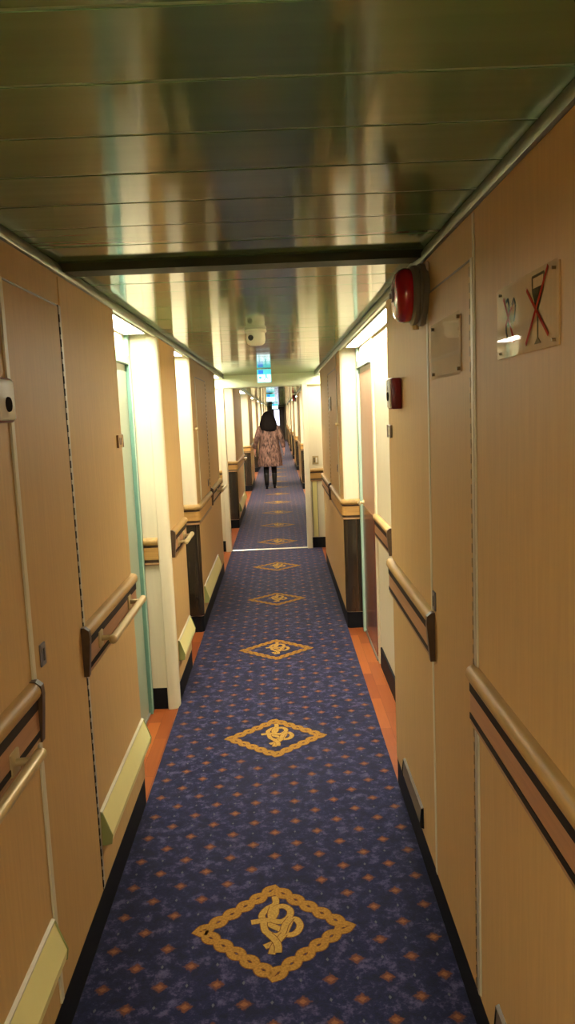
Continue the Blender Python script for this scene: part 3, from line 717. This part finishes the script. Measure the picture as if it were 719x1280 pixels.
# low-level pale yellow guide strips and right-hand ones darkened for shade
def low_strip(label, s, y0, y1, z0=0.268, z1=0.380, m='yellow', me='yellow_end', depth=0.035, group=None):
    t = thing('floor_guide_strip', label, 'guide strip', (XW(s), (y0 + y1)/2, z0), group)
    P = [(0, z0), (depth*0.9, z0 + 0.006), (depth, z0 + (z1 - z0)*0.28), (0.007, z1 - 0.002), (0, z1)]
    F = lambda a, b, c: (XW(s) - s*a, c, b)
    bm = NB(); prism(bm, P, y0 + 0.004, y1 - 0.004, F); obj('strip_body', bm, M[m], t)
    P2 = [(0, z0 - 0.003), (depth*0.9 + 0.002, z0 + 0.003), (depth + 0.003, z0 + (z1 - z0)*0.28), (0.009, z1 + 0.001), (0, z1 + 0.003)]
    for (a, b) in ((y0, y0 + 0.004), (y1 - 0.004, y1)):
        bm = NB(); prism(bm, P2, a, b, F); obj('end_cap', bm, M[me], t)
    bm = NB(); prism(bm, [(0, z1), (0.009, z1 - 0.003), (0.009, z1 + 0.002), (0, z1 + 0.006)], y0, y1, F); obj('top_channel', bm, M['seam' if m == 'yellow' else 'shaded_strip'], t)
low_strip('pale yellow low guide strip between the hinge line and the teal recess', -1, 2.345, 3.115)
low_strip('pale yellow low guide strip at the bottom left, before the locker door', -1, 1.05, 1.815)
low_strip('short pale yellow guide strip at the foot of the narrow pier', -1, 4.30, 4.86, 0.245, 0.36)
low_strip('pale yellow low guide strip below the wrapped left handrail', -1, 5.84, 7.20, 0.20, 0.33)
low_strip('small pale yellow guide strip left, just past the fire door', -1, 11.3, 13.1, 0.22, 0.34)
low_strip('low guide strip in shade-darkened grey-brown on the wall base below the short handrail', 1, 2.56, 2.96, 0.150, 0.222, 'shaded_strip', 'skirt', 0.012)
low_strip('low guide strip in shade-darkened colour at the bottom edge below the long handrail', 1, 1.10, 1.62, 0.150, 0.245, 'shaded_strip', 'skirt', 0.012)

# ------------------------------------------------------------------ far end door
bm = NB(); box(bm, -0.47, 0.28, Y1 - 0.05, Y1, 0, 2.0, 0.004); t = thing('door_99', None, None, (-0.095, Y1, 0), kind='structure'); t.name = 'door_30'
obj('leaf', bm, M['darkwood'], t)
bm = NB(); box(bm, -0.26, 0.06, Y1 - 0.06, Y1 - 0.045, 0.9, 1.9, 0.002); obj('lit_pane', bm, M['window_light'], t)
bm = NB(); box(bm, -0.56, -0.47, Y1 - 0.08, Y1, 0, 2.05, 0.004); box(bm, 0.28, 0.37, Y1 - 0.08, Y1, 0, 2.05, 0.004); box(bm, -0.56, 0.37, Y1 - 0.08, Y1, 2.0, 2.06, 0.004); obj('frame', bm, M['darkwood'], t)

# ------------------------------------------------------------------ walking woman seen from behind
PXc, PYc = -0.232, 16.85
def skin_mesh(name, verts, edges, radii, m, parent, root=0, sub=2):
    me = bpy.data.meshes.new(name)
    me.from_pydata(verts, edges, [])
    o = bpy.data.objects.new(name, me); COL.objects.link(o)
    sm = o.modifiers.new('skin', 'SKIN'); sm.use_smooth_shade = True; sm.branch_smoothing = 0.4
    for i, d in enumerate(me.skin_vertices[0].data):
        r = radii[i]; d.radius = (r, r) if not isinstance(r, tuple) else r
        d.use_root = (i == root)
    ss = o.modifiers.new('sub', 'SUBSURF'); ss.levels = sub; ss.render_levels = sub
    dg = bpy.context.evaluated_depsgraph_get()
    ev = bpy.data.meshes.new_from_object(o.evaluated_get(dg))
    bpy.data.objects.remove(o)
    ev.name = name; ev.materials.clear(); ev.materials.append(m)
    for p in ev.polygons: p.use_smooth = True
    n = bpy.data.objects.new(name, ev); COL.objects.link(n)
    if parent: n.parent = parent
    return n
skin_m = mat('skin', (0.52, 0.25, 0.18), 0.5, var=0.1, scale=(30, 30, 30))
tights_m = mat('black_tights', (0.006, 0.005, 0.005), 0.8, var=0.2, spec=0.1)
hair_m = mat('black_hair', (0.008, 0.005, 0.004), 0.85, spec=0.1, var=0.4, scale=(60, 60, 6))
boot_m = mat('black_leather', (0.006, 0.005, 0.005), 0.35, spec=0.3, var=0.2)
coat_m = mat('mottled_fur_coat', (0.27, 0.150, 0.115), 0.9, spec=0.1, color2=(0.010, 0.006, 0.006), scale=(34, 34, 12), detail=5)
woman = thing('person', 'woman walking away in mottled brown coat, black hair and boots', 'person', (PXc, PYc, CZ + 0.010))
V, E, Rr = [], [], []
def add(p, r, prev=None):
    V.append(p); Rr.append(r)
    if prev is not None: E.append((prev, len(V) - 1))
    return len(V) - 1
pel = add((0, 0, 0.90), (0.13, 0.10))
wai = add((0, 0.01, 1.06), (0.115, 0.085), pel); chest = add((0, 0.02, 1.25), (0.135, 0.095), wai); ub = add((0, 0.02, 1.38), (0.10, 0.07), chest)
nk = add((0, 0.03, 1.45), 0.050, ub); hd0 = add((0, 0.04, 1.53), (0.066, 0.078), nk); hd1 = add((0, 0.05, 1.61), (0.074, 0.088), hd0); add((0, 0.045, 1.675), (0.050, 0.06), hd1)
nose = add((0, 0.145, 1.585), 0.013, hd1)
for sx in (-1, 1):
    ear = add((sx*0.083, 0.045, 1.585), 0.012, hd1)
    hip = add((sx*0.085, 0.0, 0.84), 0.092, pel)
    ky = 0.06 if sx > 0 else -0.04
    kn = add((sx*0.085, ky, 0.47), 0.060, hip); cf = add((sx*0.088, ky - 0.05, 0.33), 0.056, kn); an = add((sx*0.085, ky - 0.08, 0.10), 0.040, cf)
    ft = add((sx*0.098, ky + 0.08, 0.045), 0.034, an)
    sh = add((sx*0.165, 0.02, 1.375), 0.058, ub); el = add((sx*0.268, -0.03, 1.09), 0.042, sh)
    hy = 0.06 if sx < 0 else 0.02
    wr = add((sx*0.318, hy, 0.86), 0.027, el); pm = add((sx*0.325, hy + 0.01, 0.805), (0.020, 0.034), wr)
    for fi, (dy, ln) in enumerate(((0.026, 0.066), (0.009, 0.074), (-0.009, 0.070), (-0.025, 0.054))):
        a = add((sx*0.326, hy + 0.012 + dy, 0.775), 0.0095, pm)
        b = add((sx*0.322, hy + 0.016 + dy, 0.775 - ln*0.5), 0.0088, a); add((sx*0.312, hy + 0.020 + dy*0.95, 0.775 - ln), 0.0080, b)
    th = add((sx*0.314, hy + 0.042, 0.800), 0.0105, pm); add((sx*0.308, hy + 0.058, 0.765), 0.0085, th)
skin_mesh('body', V, E, Rr, skin_m, woman)
# legs covering
for sx in (-1, 1):
    ky = 0.06 if sx > 0 else -0.04
    skin_mesh('tights', [(sx*0.085, 0.0, 0.80), (sx*0.085, ky, 0.47), (sx*0.088, ky - 0.05, 0.33), (sx*0.085, ky - 0.08, 0.11)], [(0, 1), (1, 2), (2, 3)], [0.098, 0.066, 0.062, 0.047], tights_m, woman)
    yb = ky - 0.08
    b = skin_mesh('boot', [(sx*0.087, yb + 0.035, 0.36), (sx*0.086, yb + 0.01, 0.20), (sx*0.085, yb, 0.095), (sx*0.090, yb + 0.08, 0.050), (sx*0.098, yb + 0.175, 0.030)], [(0, 1), (1, 2), (2, 3), (3, 4)], [0.070, 0.058, 0.050, 0.040, 0.028], boot_m, woman)
    bm = NB(); wl = Vector((PXc, PYc, CZ + 0.0046))
    cyl(bm, wl + Vector((sx*0.085, yb - 0.022, 0.0)), wl + Vector((sx*0.085, yb - 0.020, 0.075)), 0.020, 0.030, 16)
    h = obj('heel', bm, boot_m, b, smooth=40)
    bm = NB(); prism(bm, [(-0.034, 0.055), (-0.040, 0.13), (-0.026, 0.195), (0.0, 0.21), (0.028, 0.19), (0.038, 0.13), (0.032, 0.055)], 0.0, 0.012, lambda a, c, z: (wl.x + sx*0.09 + a, wl.y + yb + c, wl.z + z)); obj('sole', bm, boot_m, b)
# coat: lofted body with ripple folds + sleeves
def loft(bm, rings, seg=40, fold=0.0, cap=True):
    R_ = []
    for i, (cx, cy, z, rx, ry) in enumerate(rings):
        row = []
        for k in range(seg):
            a = 2*PI*k/seg
            f = 1 + fold*(i/len(rings))*math.sin(a*9 + 0.7*i*0.2) + 0.35*fold*math.sin(a*5 + i)
            row.append(bm.verts.new((PXc + cx + rx*f*math.cos(a), PYc + cy + ry*f*math.sin(a), CZ + z)))
        R_.append(row)
    for a, b in zip(R_, R_[1:]):
        for k in range(seg): bm.faces.new((a[k], a[(k+1) % seg], b[(k+1) % seg], b[k]))
    if cap: bm.faces.new(R_[0][::-1]); bm.faces.new(R_[-1])
bm = NB()
loft(bm, [(0, .03, 1.475, .060, .060), (0, .025, 1.450, .105, .080), (0, .02, 1.415, .175, .105), (0, .02, 1.36, .212, .125), (0, .01, 1.25, .215, .140), (0, .01, 1.12, .205, .142), (0, .01, 1.0, .215, .155), (0, 0, .85, .238, .175),
          (0, 0, .70, .258, .190), (0, 0, .58, .268, .200), (0, 0, .50, .272, .204), (0, 0, .497, .250, .185)], fold=0.045)
coat = obj('coat', bm, coat_m, woman, smooth=60)
for sx in (-1, 1):
    hy = 0.06 if sx < 0 else 0.02
    skin_mesh('sleeve', [(sx*0.150, 0.02, 1.385), (sx*0.215, 0.0, 1.26), (sx*0.272, -0.03, 1.09), (sx*0.314, hy*0.6, 0.93), (sx*0.322, hy*0.85, 0.875)], [(0, 1), (1, 2), (2, 3), (3, 4)], [0.078, 0.070, 0.060, 0.054, 0.050], coat_m, coat)
bm = NB()
loft(bm, [(0, .05, 1.705, .012, .012), (0, .045, 1.695, .055, .06), (0, .04, 1.66, .102, .105), (0, .03, 1.60, .135, .128), (0, .015, 1.53, .158, .135), (0, -.005, 1.45, .182, .140), (0, -.02, 1.37, .192, .135), (.01, -.03, 1.30, .178, .118), (.02, -.04, 1.26, .130, .090), (.02, -.045, 1.245, .06, .05)], seg=36, fold=0.05)
obj('hair', bm, hair_m, woman, smooth=60)

# ------------------------------------------------------------------ camera
cam = bpy.data.cameras.new('camera'); co = bpy.data.objects.new('camera', cam); COL.objects.link(co)
f, W, H, vp, sl = 950.0, 719.0, 1280.0, (348.0, 517.0), 0.043
yc = Vector((vp[0] - W/2, H/2 - vp[1], -f)).normalized()
tt = -(yc.x + sl*yc.y)/yc.z
xc = Vector((1, sl, tt)).normalized(); zc = xc.cross(yc)
R3 = Matrix((xc, yc, zc))
co.matrix_world = Matrix.Translation((0, 0, 1.65)) @ R3.to_4x4()
cam.sensor_fit = 'VERTICAL'; cam.sensor_height = 36.0; cam.sensor_width = 36.0; cam.lens = 36.0*f/H; cam.clip_start = 0.02; cam.clip_end = 200
SC.camera = co

w = bpy.data.worlds.new('world'); SC.world = w; w.use_nodes = True
w.node_tree.nodes['Background'].inputs[0].default_value = (0.02, 0.02, 0.02, 1); w.node_tree.nodes['Background'].inputs[1].default_value = 0.0
vs = SC.view_settings; vs.view_transform = 'Standard'; vs.look = 'None'; vs.gamma = 1.0; vs.exposure = 0.0; vs.use_curve_mapping = False
